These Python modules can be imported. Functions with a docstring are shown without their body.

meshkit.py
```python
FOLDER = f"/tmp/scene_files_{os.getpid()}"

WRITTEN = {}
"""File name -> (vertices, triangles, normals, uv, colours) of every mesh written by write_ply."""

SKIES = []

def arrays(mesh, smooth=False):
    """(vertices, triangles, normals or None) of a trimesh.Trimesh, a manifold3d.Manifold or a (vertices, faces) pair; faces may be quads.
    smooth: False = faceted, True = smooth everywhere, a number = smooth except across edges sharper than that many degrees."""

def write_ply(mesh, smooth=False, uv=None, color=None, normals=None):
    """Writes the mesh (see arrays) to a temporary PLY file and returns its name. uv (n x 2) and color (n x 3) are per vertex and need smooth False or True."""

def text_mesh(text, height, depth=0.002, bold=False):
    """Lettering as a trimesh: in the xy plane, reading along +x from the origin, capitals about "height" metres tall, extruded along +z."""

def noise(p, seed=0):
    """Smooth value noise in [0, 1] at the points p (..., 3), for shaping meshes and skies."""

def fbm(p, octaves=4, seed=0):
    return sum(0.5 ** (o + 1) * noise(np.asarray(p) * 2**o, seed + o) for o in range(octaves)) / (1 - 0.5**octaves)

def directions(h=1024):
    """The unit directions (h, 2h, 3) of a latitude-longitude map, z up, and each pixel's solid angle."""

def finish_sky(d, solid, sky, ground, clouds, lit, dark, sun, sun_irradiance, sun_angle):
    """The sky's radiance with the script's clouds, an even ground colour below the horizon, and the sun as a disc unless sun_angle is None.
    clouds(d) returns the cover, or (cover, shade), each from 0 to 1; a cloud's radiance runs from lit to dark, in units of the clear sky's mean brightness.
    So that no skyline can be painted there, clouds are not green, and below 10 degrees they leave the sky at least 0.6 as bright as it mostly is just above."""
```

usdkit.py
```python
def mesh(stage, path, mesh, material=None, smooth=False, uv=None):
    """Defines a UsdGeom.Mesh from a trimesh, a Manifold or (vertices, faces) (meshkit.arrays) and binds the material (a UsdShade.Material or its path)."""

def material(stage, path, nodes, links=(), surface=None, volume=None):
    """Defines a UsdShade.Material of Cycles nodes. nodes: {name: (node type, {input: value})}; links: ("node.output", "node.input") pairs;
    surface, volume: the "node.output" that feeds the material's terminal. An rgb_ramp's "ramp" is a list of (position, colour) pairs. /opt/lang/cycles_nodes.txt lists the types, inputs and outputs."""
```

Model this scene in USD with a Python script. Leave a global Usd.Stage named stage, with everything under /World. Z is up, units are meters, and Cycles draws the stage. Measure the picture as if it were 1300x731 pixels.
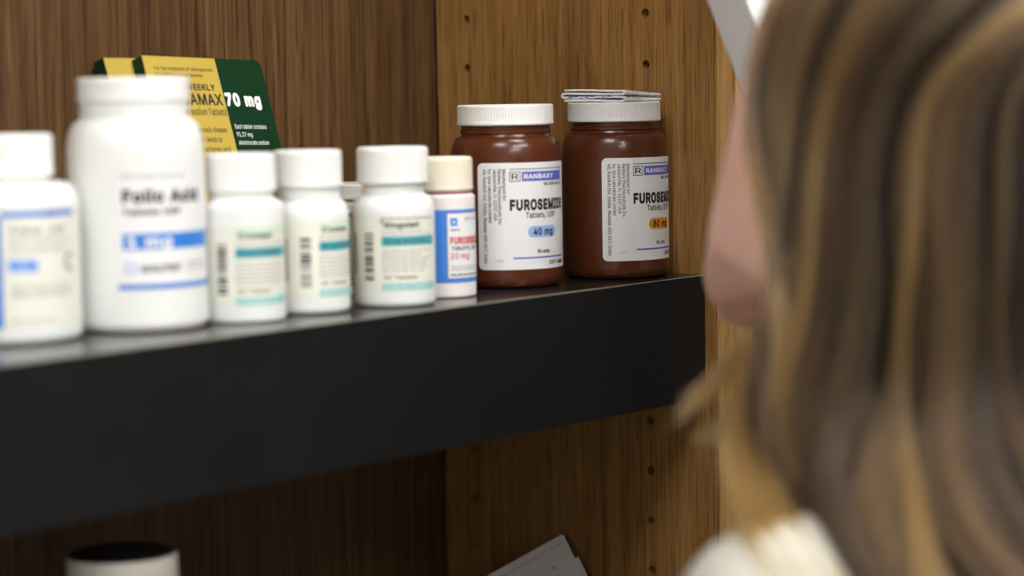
import math, random
import numpy as np, trimesh, usdkit, meshkit
import manifold3d as m3
from shapely.geometry import Polygon, Point, box as sbox
from shapely import affinity
from pxr import Usd, UsdGeom, UsdLux, UsdShade, Sdf, Gf, Vt

stage = Usd.Stage.CreateInMemory()
UsdGeom.SetStageUpAxis(stage, UsdGeom.Tokens.z)
UsdGeom.SetStageMetersPerUnit(stage, 1.0)
UsdGeom.Xform.Define(stage, '/World'); UsdGeom.Scope.Define(stage, '/World/Looks')
S = 1.35                                     # height of the top of the black shelf above the floor

# ------------------------------------------------------------------ camera
CAM = np.array([-1.2219, -1.0732, 0.12374 + S]); YAW, PITCH, ROLL = 0.87922, -0.08722, -0.01708
Fw = np.array([math.sin(YAW)*math.cos(PITCH), math.cos(YAW)*math.cos(PITCH), math.sin(PITCH)])
Rt = np.array([math.cos(YAW), -math.sin(YAW), 0.0]); Up = np.cross(Rt, Fw)
Rt, Up = Rt*math.cos(ROLL) + Up*math.sin(ROLL), Up*math.cos(ROLL) - Rt*math.sin(ROLL)
cam = UsdGeom.Camera.Define(stage, '/World/camera')
M = Gf.Matrix4d(*Rt, 0, *Up, 0, *(-Fw), 0, *CAM, 1)
cam.AddTransformOp().Set(M)
cam.CreateFocalLengthAttr(85.0); cam.CreateHorizontalApertureAttr(36.0057); cam.CreateVerticalApertureAttr(36.0057*731/1300)
cam.CreateClippingRangeAttr(Gf.Vec2f(0.05, 50)); cam.CreateFStopAttr(3.6); cam.CreateFocusDistanceAttr(1.48)
cam.CreateExposureAttr(0.0)

# light: two ceiling fixtures and two added fill panels (below), their strength here
LAMP = 18.5
LAMPS = [(-0.14, -0.84, 0.28, 'white ceiling light panel nearest the row of pill bottles'), (-1.45, -0.84, 0.28, 'white ceiling light panel in front of the left end of the bookcase'),
         (-1.75, -2.90, 0.62, 'added fill light panel at the far left corner of the room'), (-0.75, -2.05, 0.62, 'added fill light panel in the middle of the room behind the viewer')]  # both unseen, added as fill from the front and under the shelf
dome = UsdLux.DomeLight.Define(stage, '/World/sky'); dome.CreateIntensityAttr(0.02); dome.CreateColorAttr(Gf.Vec3f(1, 0.97, 0.92))

# ------------------------------------------------------------------ helpers
used = {}
def numbered(path):
    k = used.get(path, 0); used[path] = k + 1
    return path if k == 0 else '%s_%03d' % (path, k)
def setd(prim, label=None, cat=None, group=None, kind=None):
    for k, v in (('label', label), ('category', cat), ('group', group), ('kind', kind)):
        if v: prim.SetCustomDataByKey(k, v)
    return prim
def thing(name, label, cat, loc=(0, 0, 0), rotz=0, group=None):
    x = UsdGeom.Xform.Define(stage, numbered('/World/' + name))
    x.AddTranslateOp().Set(Gf.Vec3d(*map(float, loc))); x.AddRotateZOp().Set(float(math.degrees(rotz)))
    return setd(x.GetPrim(), label, cat, group)
def obj(name, mesh, mat, parent=None, label=None, cat=None, group=None, kind=None, smooth=False):
    base = str(parent.GetPath()) if parent is not None else '/World'
    p = usdkit.mesh(stage, numbered(base + '/' + name), mesh, mat, smooth=smooth).GetPrim()
    return setd(p, label, cat, group, kind)
def bx(x0, x1, y0, y1, z0, z1, bev=0.0):
    if bev <= 0:
        b = trimesh.creation.box([x1-x0, y1-y0, z1-z0])
    else:
        pts = []
        for sx in (0, 1):
            for sy in (0, 1):
                for sz in (0, 1):
                    c = np.array([(x0+bev, x1-bev)[sx], (y0+bev, y1-bev)[sy], (z0+bev, z1-bev)[sz]])
                    pts.append(m3.Manifold.sphere(bev, 12).translate(tuple(c)))
        b = tri(m3.Manifold.batch_hull(pts)); return b
    b.apply_translation([(x0+x1)/2, (y0+y1)/2, (z0+z1)/2]); return b
def tri(man):
    m = man.to_mesh(); return trimesh.Trimesh(m.vert_properties[:, :3].astype(float), m.tri_verts, process=False)
def cat_(*ms): return trimesh.util.concatenate([m for m in ms if m is not None])
def lathe(prof, seg=96, ribs=None):
    """prof: (r, z) from the bottom axis to the top axis. ribs: (count, amplitude, z0, z1)"""
    prof = np.array(prof, float); n = len(prof); a = np.arange(seg)*2*math.pi/seg
    r = np.repeat(prof[:, :1], seg, 1)
    if ribs:
        cnt, amp, z0, z1 = ribs
        on = ((prof[:, 1] >= z0) & (prof[:, 1] <= z1))[:, None]
        r = r - on*amp*(0.5 + 0.5*np.cos(a*cnt))[None]
    v = np.stack([r*np.sin(a), -r*np.cos(a), np.repeat(prof[:, 1:], seg, 1)], -1).reshape(-1, 3)
    f = []
    for i in range(n-1):
        for j in range(seg):
            k = (j+1) % seg; f += [[i*seg+j, i*seg+k, (i+1)*seg+k], [i*seg+j, (i+1)*seg+k, (i+1)*seg+j]]
    b, t = len(v), len(v)+1
    v = np.vstack([v, [0, 0, prof[0, 1]], [0, 0, prof[-1, 1]]])
    for j in range(seg):
        k = (j+1) % seg; f += [[b, k, j], [t, (n-1)*seg+j, (n-1)*seg+k]]
    return trimesh.Trimesh(v, np.array(f), process=False)
def arc(cx, cz, rx, rz, a0, a1, n=8):
    return [(cx + rx*math.cos(math.radians(a)), cz + rz*math.sin(math.radians(a))) for a in np.linspace(a0, a1, n)]

# ------------------------------------------------------------------ materials
def plain(name, col, rough=0.5, **kw):
    return usdkit.material(stage, '/World/Looks/' + name, {'p': ('principled_bsdf', {'base_color': col, 'roughness': rough, **kw})}, surface='p.BSDF')
def srgb(r, g, b):
    return tuple((c/255/12.92 if c/255 < 0.04045 else ((c/255+0.055)/1.055)**2.4) for c in (r, g, b))
def oak(name, dark, mid, light, seed=0.0, freq=1.0):
    n = {'g': ('geometry', {}),
         'mp': ('mapping', {'location': (seed, seed*0.7, seed*1.3), 'scale': (1, 1, 0.022)}),
         'mb': ('mapping', {'location': (seed*2, seed, seed), 'scale': (1, 1, 0.10)}),
         'mq': ('mapping', {'location': (seed, seed, seed), 'scale': (1, 1, 0.035)}),
         'fine': ('noise_texture', {'scale': 520*freq, 'detail': 2, 'roughness': 0.6}),
         'band': ('noise_texture', {'scale': 170*freq, 'detail': 2, 'roughness': 0.55, 'distortion': 0.25}),
         'broad': ('noise_texture', {'scale': 22*freq, 'detail': 2, 'roughness': 0.5}),
         'pore': ('noise_texture', {'scale': 900*freq, 'detail': 1}),
         'a1': ('math', {'math_type': 'multiply_add', 'value2': 0.38, 'value3': 0.0}),
         'a2': ('math', {'math_type': 'multiply_add', 'value2': 0.40}),
         'a3': ('math', {'math_type': 'multiply_add', 'value2': 0.26}),
         'ramp': ('rgb_ramp', {'ramp': [(0.36, dark), (0.51, mid), (0.66, light)]}),
         'pr': ('rgb_ramp', {'ramp': [(0.33, (0.52, 0.47, 0.43)), (0.45, (1, 1, 1))]}),
         'mx': ('mix_color', {'blend_type': 'multiply', 'fac': 0.8}),
         'bump': ('bump', {'strength': 0.25, 'distance': 0.0006}),
         'p': ('principled_bsdf', {'roughness': 0.42, 'specular_ior_level': 0.4})}
    l = [('g.position', 'mp.vector'), ('g.position', 'mb.vector'), ('g.position', 'mq.vector'), ('mp.vector', 'fine.vector'), ('mp.vector', 'band.vector'),
         ('mb.vector', 'broad.vector'), ('mq.vector', 'pore.vector'), ('fine.fac', 'a1.value1'), ('band.fac', 'a2.value1'), ('a1.value', 'a2.value3'),
         ('broad.fac', 'a3.value1'), ('a2.value', 'a3.value3'), ('a3.value', 'ramp.fac'), ('pore.fac', 'pr.fac'), ('ramp.color', 'mx.a'), ('pr.color', 'mx.b'),
         ('mx.result', 'p.base_color'), ('pore.fac', 'bump.height'), ('bump.normal', 'p.normal')]
    return usdkit.material(stage, '/World/Looks/' + name, n, l, surface='p.BSDF')

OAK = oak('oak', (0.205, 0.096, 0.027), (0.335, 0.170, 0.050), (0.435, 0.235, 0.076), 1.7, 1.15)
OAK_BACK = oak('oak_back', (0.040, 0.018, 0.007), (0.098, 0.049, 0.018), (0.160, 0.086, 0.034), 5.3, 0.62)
OAK_EDGE = oak('oak_edge', (0.24, 0.115, 0.035), (0.40, 0.215, 0.07), (0.52, 0.31, 0.11), 9.1)
HOLE = plain('hole_dark', (0.03, 0.02, 0.012), 0.8)
LAM = usdkit.material(stage, '/World/Looks/black_laminate', {
    'g': ('geometry', {}), 'n': ('noise_texture', {'scale': 750, 'detail': 2}), 'n2': ('noise_texture', {'scale': 30, 'detail': 3}),
    'r': ('rgb_ramp', {'ramp': [(0.3, (0.0056, 0.0058, 0.0063)), (0.7, (0.0078, 0.0080, 0.0087))]}),
    'b': ('bump', {'strength': 0.35, 'distance': 0.0008}), 'p': ('principled_bsdf', {'roughness': 0.42, 'specular_ior_level': 0.30})},
    [('g.position', 'n.vector'), ('g.position', 'n2.vector'), ('n2.fac', 'r.fac'), ('r.color', 'p.base_color'), ('n.fac', 'b.height'), ('b.normal', 'p.normal')], surface='p.BSDF')
WHITE = plain('white_plastic', (0.80, 0.80, 0.78), 0.42, subsurface_weight=0.15, subsurface_scale=0.004)
DIMCAP = plain('shade_dimmed_cap', (0.60, 0.57, 0.51), 0.5)  # lid colour dimmed: the shade under the shelf is put into it
WCAP = plain('white_cap', (0.82, 0.82, 0.80), 0.45)
CREAM = plain('cream_cap', (0.80, 0.74, 0.60), 0.5)
PINKW = plain('pinkish_white', (0.80, 0.75, 0.73), 0.45)
AMBER = plain('brown_plastic', (0.088, 0.022, 0.0070), 0.27, specular_ior_level=0.35, coat_weight=0.25, coat_roughness=0.10)
LABEL = plain('label_paper', (0.78, 0.78, 0.79), 0.5)
LABELC = plain('label_cream', (0.76, 0.76, 0.68), 0.5)
LABELG = plain('label_pale_green', (0.62, 0.75, 0.58), 0.5)
INK = plain('ink_black', (0.012, 0.011, 0.014), 0.5)
GREY = plain('ink_grey', (0.24, 0.23, 0.24), 0.5)
DGREY = plain('ink_dark_grey', (0.09, 0.085, 0.10), 0.5)
LGREY = plain('ink_light_grey', (0.42, 0.41, 0.40), 0.5)
BROWNI = plain('ink_brown', (0.20, 0.14, 0.08), 0.5)
VIOLET = plain('ink_violet_blue', (0.10, 0.12, 0.58), 0.45)
BLUE = plain('ink_blue', (0.028, 0.20, 0.66), 0.45)
EBLUE = plain('ink_sky_blue', (0.04, 0.22, 0.72), 0.45)
PALEB = plain('pill_pale_blue', (0.32, 0.47, 0.82), 0.45)
ORANGE = plain('pill_orange', (0.78, 0.29, 0.01), 0.45)
TEAL = plain('ink_teal', (0.045, 0.36, 0.42), 0.45)
LTEAL = plain('ink_light_teal', (0.20, 0.56, 0.57), 0.45)
DRED = plain('ring_dark_red', (0.28, 0.035, 0.03), 0.45)
RED = plain('ink_red', (0.55, 0.03, 0.05), 0.45)
PINK = plain('ink_pink', (0.80, 0.42, 0.45), 0.5)
YEL = plain('carton_yellow', (0.50, 0.36, 0.055), 0.5)
GREEN = plain('carton_green', (0.005, 0.032, 0.012), 0.45, specular_ior_level=0.12)
BROWND = plain('ink_dark_brown', (0.07, 0.05, 0.02), 0.5)
BROWNL = plain('ink_pale_brown', (0.50, 0.42, 0.36), 0.5)
PAPER = plain('paper_white', (0.87, 0.87, 0.88), 0.6)
PAPERG = plain('thin_paper', (0.70, 0.70, 0.71), 0.7)
BLACKP = plain('black_plastic', (0.022, 0.020, 0.020), 0.35)
VIALM = plain('frosted_vial', (0.62, 0.62, 0.60), 0.3)
DLAB = plain('dark_label', (0.10, 0.09, 0.10), 0.5)
EDGE_GLINT = plain('edge_glint_paint', (0.30, 0.285, 0.22), 0.6)  # pale colour of the painted shelf edge highlight

# ------------------------------------------------------------------ room
WALLP = plain('wall_paint', (0.70, 0.69, 0.67), 0.8)
WALLD = plain('wall_dark_paint', (0.13, 0.12, 0.11), 0.8)  # unseen right wall, made dark so the shelf front reflects less
CEILP = plain('ceiling_paint', (0.75, 0.74, 0.72), 0.9)
FLOORM = usdkit.material(stage, '/World/Looks/floor_vinyl', {'g': ('geometry', {}), 'n': ('noise_texture', {'scale': 40, 'detail': 4}),
    'r': ('rgb_ramp', {'ramp': [(0.35, (0.20, 0.19, 0.17)), (0.65, (0.30, 0.28, 0.25))]}), 'p': ('principled_bsdf', {'roughness': 0.4})},
    [('g.position', 'n.vector'), ('n.fac', 'r.fac'), ('r.color', 'p.base_color')], surface='p.BSDF')
RX0, RX1, RY0, RY1, RH = -3.2, 2.2, -3.6, 0.03, 2.7
obj('floor', bx(RX0, RX1, RY0, RY1, -0.05, 0), FLOORM, kind='structure')
obj('ceiling', bx(RX0, RX1, RY0, RY1, RH, RH+0.05), CEILP, kind='structure')
obj('wall_back', bx(RX0, RX1, RY1, RY1+0.1, 0, RH), WALLP, kind='structure')
obj('wall_front', bx(RX0, RX1, RY0-0.1, RY0, 0, RH), WALLP, kind='structure')
obj('wall_left', bx(RX0-0.1, RX0, RY0, RY1, 0, RH), WALLP, kind='structure')
obj('wall_right', bx(RX1, RX1+0.1, RY0, RY1, 0, RH), WALLD, kind='structure')
GLOW = usdkit.material(stage, '/World/Looks/lamp_diffuser', {'e': ('emission', {'color': (1.0, 0.985, 0.955), 'strength': LAMP})}, surface='e.emission')
FRAME = plain('lamp_frame', (0.7, 0.7, 0.7), 0.5)
for lx, ly, k, lab in LAMPS:
    t = thing('ceiling_light', lab, 'ceiling light', (lx, ly, RH), 0, 'ceiling light panels')
    w = 0.28
    obj('diffuser', bx(-k, k, -w, w, -0.045, -0.035), GLOW, t)
    obj('frame', cat_(bx(-k-0.02, k+0.02, w, w+0.02, -0.05, 0), bx(-k-0.02, k+0.02, -w-0.02, -w, -0.05, 0), bx(-k-0.02, -k, -w, w, -0.05, 0), bx(k, k+0.02, -w, w, -0.05, 0)), FRAME, t)

# ------------------------------------------------------------------ bookcase
YF, YS = -0.2243, -0.2165                    # front edge of the side panels, front of the shelves
CW, CH = 0.92, 2.30
case = thing('oak_bookcase', 'oak bookcase with drilled side panel holding the black shelf of pill bottles', 'bookcase')
def side_panel(x_in, x_out, holes):
    """A panel in the plane x; x_in is the drilled face."""
    poly = sbox(YF, 0, 0, CH)                # (y, z)
    if holes:
        for yy in (-0.0260, -0.1731):
            for k in range(-46, 18):
                poly = poly.difference(Point(yy, S + 0.1938 + 0.032*k).buffer(0.0028, 10))
    d = 0.013 if holes else 0.0
    ms = []
    s = 1 if x_out > x_in else -1
    if holes:
        e = trimesh.creation.extrude_polygon(poly, d, engine='earcut')
        v = e.vertices.copy(); e.vertices = np.stack([x_in + s*v[:, 2], v[:, 0], v[:, 1]], 1)
        if s < 0: e.invert()
        ms.append(e)
    xa, xb = sorted((x_in + s*d, x_out))
    ms.append(bx(xa, xb, YF, 0, 0, CH))
    return cat_(*ms)
sp = obj('side_panel', side_panel(0.0, 0.0165, True), OAK, case)
obj('edge_strip', bx(0.0003, 0.0172, YF-0.0022, YF-0.0001, 0.0, CH, 0.0006), OAK_EDGE, sp)
sp = obj('side_panel', side_panel(-CW, -CW-0.0172, True), OAK, case)
obj('edge_strip', bx(-CW-0.0170, -CW-0.0003, YF-0.0022, YF-0.0001, 0.0, CH, 0.0006), OAK_EDGE, sp)
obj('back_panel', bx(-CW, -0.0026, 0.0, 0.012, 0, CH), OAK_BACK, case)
obj('top_panel', bx(-CW, 0, YF, 0, CH-0.03, CH), OAK, case)
LAMTOP = usdkit.material(stage, '/World/Looks/laminate_top', {'g': ('geometry', {}), 'n': ('noise_texture', {'scale': 900, 'detail': 2}),
    'b': ('bump', {'strength': 0.06, 'distance': 0.0005}), 'p': ('principled_bsdf', {'base_color': (0.014, 0.014, 0.0145), 'roughness': 0.17, 'ior': 1.6})},
    [('g.position', 'n.vector'), ('n.fac', 'b.height'), ('b.normal', 'p.normal')], surface='p.BSDF')
def shelf(x0, x1, zt, label):
    t = thing('shelf', label, 'shelf')
    obj('board', shelf_mesh(x0, x1, zt-0.0006), LAM, t, smooth=20)
    obj('top_sheet', bx(x0, x1, YS+0.0006, -0.0008, zt-0.0006, zt), LAMTOP, t, 'smooth black top sheet')
    obj('edge_highlight', bx(x0, x1, YS+0.0001, YS+0.0006, zt-0.0006, zt-0.00005), EDGE_GLINT, t, 'thin pale line painted as the highlight along the shelf edge')  # specular edge highlight painted as a thin pale strip
def shelf_mesh(x0, x1, zt, h=0.0765, y0=None, y1=-0.0008):
    y0 = YS if y0 is None else y0
    r = 0.0009
    pr = [(y0+r-r*math.cos(a), zt-r+r*math.sin(a)) for a in np.linspace(0, math.pi/2, 5)] + [(y1, zt), (y1, zt-h)] + [(y0+r-r*math.sin(a), zt-h+r-r*math.cos(a)) for a in np.linspace(0, math.pi/2, 5)]
    e = trimesh.creation.extrude_polygon(Polygon(pr), x1-x0, engine='earcut')
    v = e.vertices.copy(); e.vertices = np.stack([x0 + v[:, 2], v[:, 0], v[:, 1]], 1)
    return e
shelf(-CW+0.0008, -0.0008, S, 'thick black laminate shelf carrying the row of bottles')
LZ = S - 0.256
shelf(-CW+0.0008, -0.0008, LZ, 'lower black shelf under the bottle with a black lid')
UZ = S + 0.62
shelf(-CW+0.0008, -0.0008, UZ, 'upper black shelf over the row of bottles')
# neighbouring bookcase to the right
nb = thing('oak_bookcase', 'neighbouring oak bookcase standing to the right behind the woman', 'bookcase')
NX = 0.0173
sp = obj('side_panel', bx(NX, NX+0.0172, YF, 0, 0, CH), OAK, nb)
obj('edge_strip', bx(NX+0.0001, NX+0.0170, YF-0.0042, YF-0.0001, 0.0, CH, 0.0008), OAK_EDGE, sp)
sp = obj('side_panel', bx(NX+CW, NX+CW+0.0172, YF, 0, 0, CH), OAK, nb)
obj('edge_strip', bx(NX+CW+0.0002, NX+CW+0.0170, YF-0.0042, YF-0.0001, 0.0, CH, 0.0008), OAK_EDGE, sp)
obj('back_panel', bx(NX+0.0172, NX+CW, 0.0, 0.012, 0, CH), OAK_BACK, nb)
obj('top_panel', bx(NX+0.0172, NX+CW, YF, 0, CH-0.03, CH), OAK, nb)
shelf(NX+0.018, NX+CW-0.0008, S, 'black shelf of the neighbouring bookcase behind the woman')

# ------------------------------------------------------------------ printing on labels
def patch(r, a0, a1, z0, z1, corner=0.0, step=3.0):
    """A piece of cylinder of radius r from angle a0 to a1 (degrees, + to the right) and z0 to z1, with rounded corners."""
    n = max(2, int(abs(a1-a0)/step)+1)
    w = math.radians(a1-a0)*r
    us = np.linspace(0, w, n)
    if corner > 0:
        t = np.linspace(0, 1, 7)**1.6*corner
        us = np.unique(np.r_[us[(us > corner) & (us < w-corner)], t, w-t])
    ins = np.zeros(len(us))
    if corner > 0:
        d = np.minimum(us, w-us); k = d < corner
        ins[k] = corner - np.sqrt(np.maximum(corner**2 - (corner-d[k])**2, 0))
    a = math.radians(a0) + us/r
    lo = np.stack([r*np.sin(a), -r*np.cos(a), z0+ins], 1); hi = np.stack([r*np.sin(a), -r*np.cos(a), z1-ins], 1)
    n = len(us); f = []
    for i in range(n-1): f += [[i, i+1, n+i+1], [i, n+i+1, n+i]]
    return trimesh.Trimesh(np.vstack([lo, hi]), f, process=False)
_tc = {}
def ink_text(s, stroke):
    """Lettering 1 unit tall as flat triangles; stroke thickens it (pixels of a 96 pixel font)."""
    import glob
    from PIL import Image, ImageDraw, ImageFont
    from shapely import union_all, box as vbox
    font = ImageFont.truetype(glob.glob('/opt/blender-*/*/datafiles/fonts/Inter.woff2')[0], 96)
    sp = stroke*1.3
    xs = [font.getlength(s[:i]) + sp*i for i in range(len(s))]
    im = Image.new('L', (int(font.getlength(s) + sp*len(s)) + 40, 150)); dr = ImageDraw.Draw(im)
    for x, ch in zip(xs, s): dr.text((16+x, 110), ch, 255, font, anchor='ls', stroke_width=stroke)
    on = np.pad(np.asarray(im) > 127, ((0, 0), (1, 1))).astype(np.int8)
    rows, st = np.nonzero(np.diff(on, axis=1) == 1); en = np.nonzero(np.diff(on, axis=1) == -1)[1]
    sh = union_all(vbox(st, -rows-1, en, -rows)).buffer(0.6).buffer(-0.6).simplify(0.8)
    sh = affinity.affine_transform(sh, [1/70.0, 0, 0, 1/(70.0+2*stroke), 0, (110+stroke)/(70.0+2*stroke)])
    vs, fs, k = [], [], 0
    for g in getattr(sh, 'geoms', [sh]):
        v, f = trimesh.creation.triangulate_polygon(g, engine='earcut'); vs.append(v); fs.append(f+k); k += len(v)
    v = np.vstack(vs); return trimesh.Trimesh(np.c_[v, np.zeros(len(v))], np.vstack(fs), process=False)
def flat_text(s, h, bold=False):
    key = (s, bold)
    if key not in _tc:
        m = ink_text(s, int(bold))
        v = m.vertices.copy(); v[:, 2] = 0
        _tc[key] = (v, m.faces.copy())
    v, f = _tc[key]
    return v*h, f
def text_flat(s, h, width=None, bold=False, sx=0.8):
    v, f = flat_text(s, h, bold)
    v = v.copy(); v[:, 0] -= v[:, 0].min()
    v[:, 0] *= (width/v[:, 0].max()) if width else sx
    return v, f
def wrap(v, f, r, a0, z0, vertical=False, edge=0.0022):
    """Wraps flat lettering around radius r starting at angle a0 (degrees), baseline z0; vertical: reads downwards, baseline to the left."""
    if vertical: v = np.stack([v[:, 1], -v[:, 0], v[:, 2]], 1)
    v, f = trimesh.remesh.subdivide_to_size(v, f, edge, max_iter=12)
    a = math.radians(a0) + v[:, 0]/r
    return trimesh.Trimesh(np.stack([r*np.sin(a), -r*np.cos(a), z0+v[:, 1]], 1), f, process=False)
def rtext(s, h, r, a0, z0, a1=None, bold=False, vertical=False, sx=0.8, length=None):
    w = length if length else (math.radians(a1-a0)*r if a1 is not None else None)
    v, f = text_flat(s, h, w, bold, sx)
    return wrap(v, f, r, a0, z0, vertical)
rnd = random.Random(7)
def dashes(r, a0, a1, zs, h):
    """Lines of print too small to read: rows of word-long bars."""
    ms = []
    for z in zs:
        a = a0; end = a1 - rnd.random()*0.25*(a1-a0)
        while a < end:
            w = 3 + rnd.random()*9
            ms.append(patch(r, a, min(a+w, a1), z, z+h, step=5)); a += w + 1.6
    return cat_(*ms)
def barcode(r, a0, a1, z0, z1):
    ms = []; z = z0
    while z < z1 - 0.0004:
        h = rnd.choice([0.00035, 0.0006, 0.0010, 0.0016]); ms.append(patch(r, a0, a1, z, min(z+h, z1), step=6)); z += h + rnd.choice([0.0004, 0.0007, 0.0012])
    return cat_(*ms)
def tocam(x, y): return -math.atan2(x - CAM[0], y - CAM[1])     # turns a bottle's local -y (the middle of its front) to the room's viewer side

def cap_mesh(r, z0, z1, rd=0.0015, ribs=None, dish=0.0):
    pr = [(r-0.0012, z0)] + [(r, z0+0.0006), (r+0.0001, z0+0.0014), (r, z0+0.0022)] + [(r-0.0001, z) for z in np.linspace(z0+0.0028, z1-rd-0.0006, 4)] + arc(r-rd-0.0001, z1-rd, rd, rd, 0, 90, 6)
    if dish: pr += [(r*0.85, z1), (r*0.8, z1-dish), (0.001, z1-dish)]
    else: pr += [(0.001, z1)]
    if ribs: return lathe(pr, ribs*4, (ribs, 0.00028, z0+0.0027, z1-rd-0.0004))
    return lathe(pr, 96)

# ------------------------------------------------------------------ the two brown bottles
def brown_bottle(x, y, cap_ribs, aleft, strength, pill, label, ndc, small):
    r = 0.0328
    t = thing('brown_pill_bottle', label, 'pill bottle', (x, y, S), tocam(x, y), 'brown bottles with white screw caps')
    prof = [(0.022, 0.0012), (0.0265, 0.0), (0.0285, 0.0004)] + arc(r-0.0045, 0.0065, 0.0045, 0.0061, -70, 0, 7) + [(r, 0.02), (r, 0.05), (r, 0.0715)] + arc(0.0278, 0.0745, 0.0050, 0.0138, 8, 80, 9) + [(0.0268, 0.0888), (0.0264, 0.0900), (0.0271, 0.0908), (0.0271, 0.0922), (0.0262, 0.0930), (0.0262, 0.0990), (0.02, 0.099)]
    b = obj('body', lathe(prof, 128), AMBER, t, smooth=35)
    obj('cap', cap_mesh(0.0286, 0.0951, 0.1073, 0.0013, cap_ribs), WCAP, t, 'ribbed white screw cap', smooth=40)
    rl = r + 0.00012; rp = rl + 0.00010
    a = aleft
    lb = obj('label', patch(rl, a, a+150, 0.0115, 0.0738, 0.0032), LABEL, t, 'white printed paper label')
    obj('border_line', patch(rp, a+33.5, a+105, 0.0699, 0.0703), INK, lb)
    # boxed letter
    fr = cat_(patch(rp, a+33.5, a+45, 0.0683, 0.0687), patch(rp, a+33.5, a+45, 0.0629, 0.0633), patch(rp, a+33.5, a+34.2, 0.0633, 0.0683), patch(rp, a+44.3, a+45, 0.0633, 0.0683))
    obj('logo', cat_(fr, rtext('R', 0.0035, rp, a+35.8, 0.0641, a+42.8, True)), INK, lb)
    obj('name_band', patch(rp, a+46.5, a+103, 0.0630, 0.0685), VIOLET, lb)
    obj('maker_name', rtext('RANBAXY', 0.0029, rp+0.00008, a+48.5, 0.0643, a+86, 4), LABEL, lb)
    obj('code_number', rtext(ndc, 0.0018, rp, a+72, 0.0602, a+103, 4), INK, lb)
    obj('drug_name', rtext('FUROSEMIDE', 0.0066, rp, a+33.5, 0.0459, a+106, 7), INK, lb)
    obj('tablet_line', rtext('Tablets, USP', 0.0034, rp, a+50, 0.0415, a+88.5, 2), INK, lb)
    obj('strength_pill', patch(rp, a+52, a+89, 0.0300, 0.0367, 0.0033), pill, lb)
    obj('strength', rtext(strength, 0.0042, rp+0.00008, a+58, 0.0313, a+84, 4), INK, lb)
    obj('rx_line', rtext('Rx only', 0.0023, rp, a+63, 0.0208, a+79, 4), INK, lb)
    obj('rule', patch(rp, a+36.5, a+106, 0.0178, 0.0187), VIOLET, lb)
    obj('count', rtext('1000 Tablets', 0.0023, rp, a+78, 0.0139, a+106, 4), INK, lb)
    obj('code_number', rtext(small, 0.0012, rp, a+17, 0.0161, a+26.5), GREY, lb)
    rows = [('Manufactured for:', 28.0, 0.0185), ('Ranbaxy Pharmaceuticals Inc.', 23.4, 0.0325), ('Jacksonville, FL 32257 USA', 18.6, 0.0300), ('by: Ipca Laboratories Limited', 13.2, 0.0310), ('48, Kandivli Ind. Estate, Mumbai 400 067, India', 7.8, 0.0550)]
    for s, da, ln in rows:
        obj('address_line', rtext(s, 0.0021, rp, a+da-1.6, 0.0702, bold=2, vertical=True, length=ln), DGREY, lb)
    return t
brown_bottle(-0.1165, -0.1550, 104, -30.5, '40 mg', PALEB, 'brown bottle with white cap and pale blue 40 mg oval on its label', 'NDC 63304-625-10', 'L1098/2')
brown_bottle(-0.0335, -0.1729, 104, -13.8, '80 mg', ORANGE, 'brown bottle labelled 80 mg in orange with folded leaflet on its cap', 'NDC 63304-626', 'L1098/2')

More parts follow.
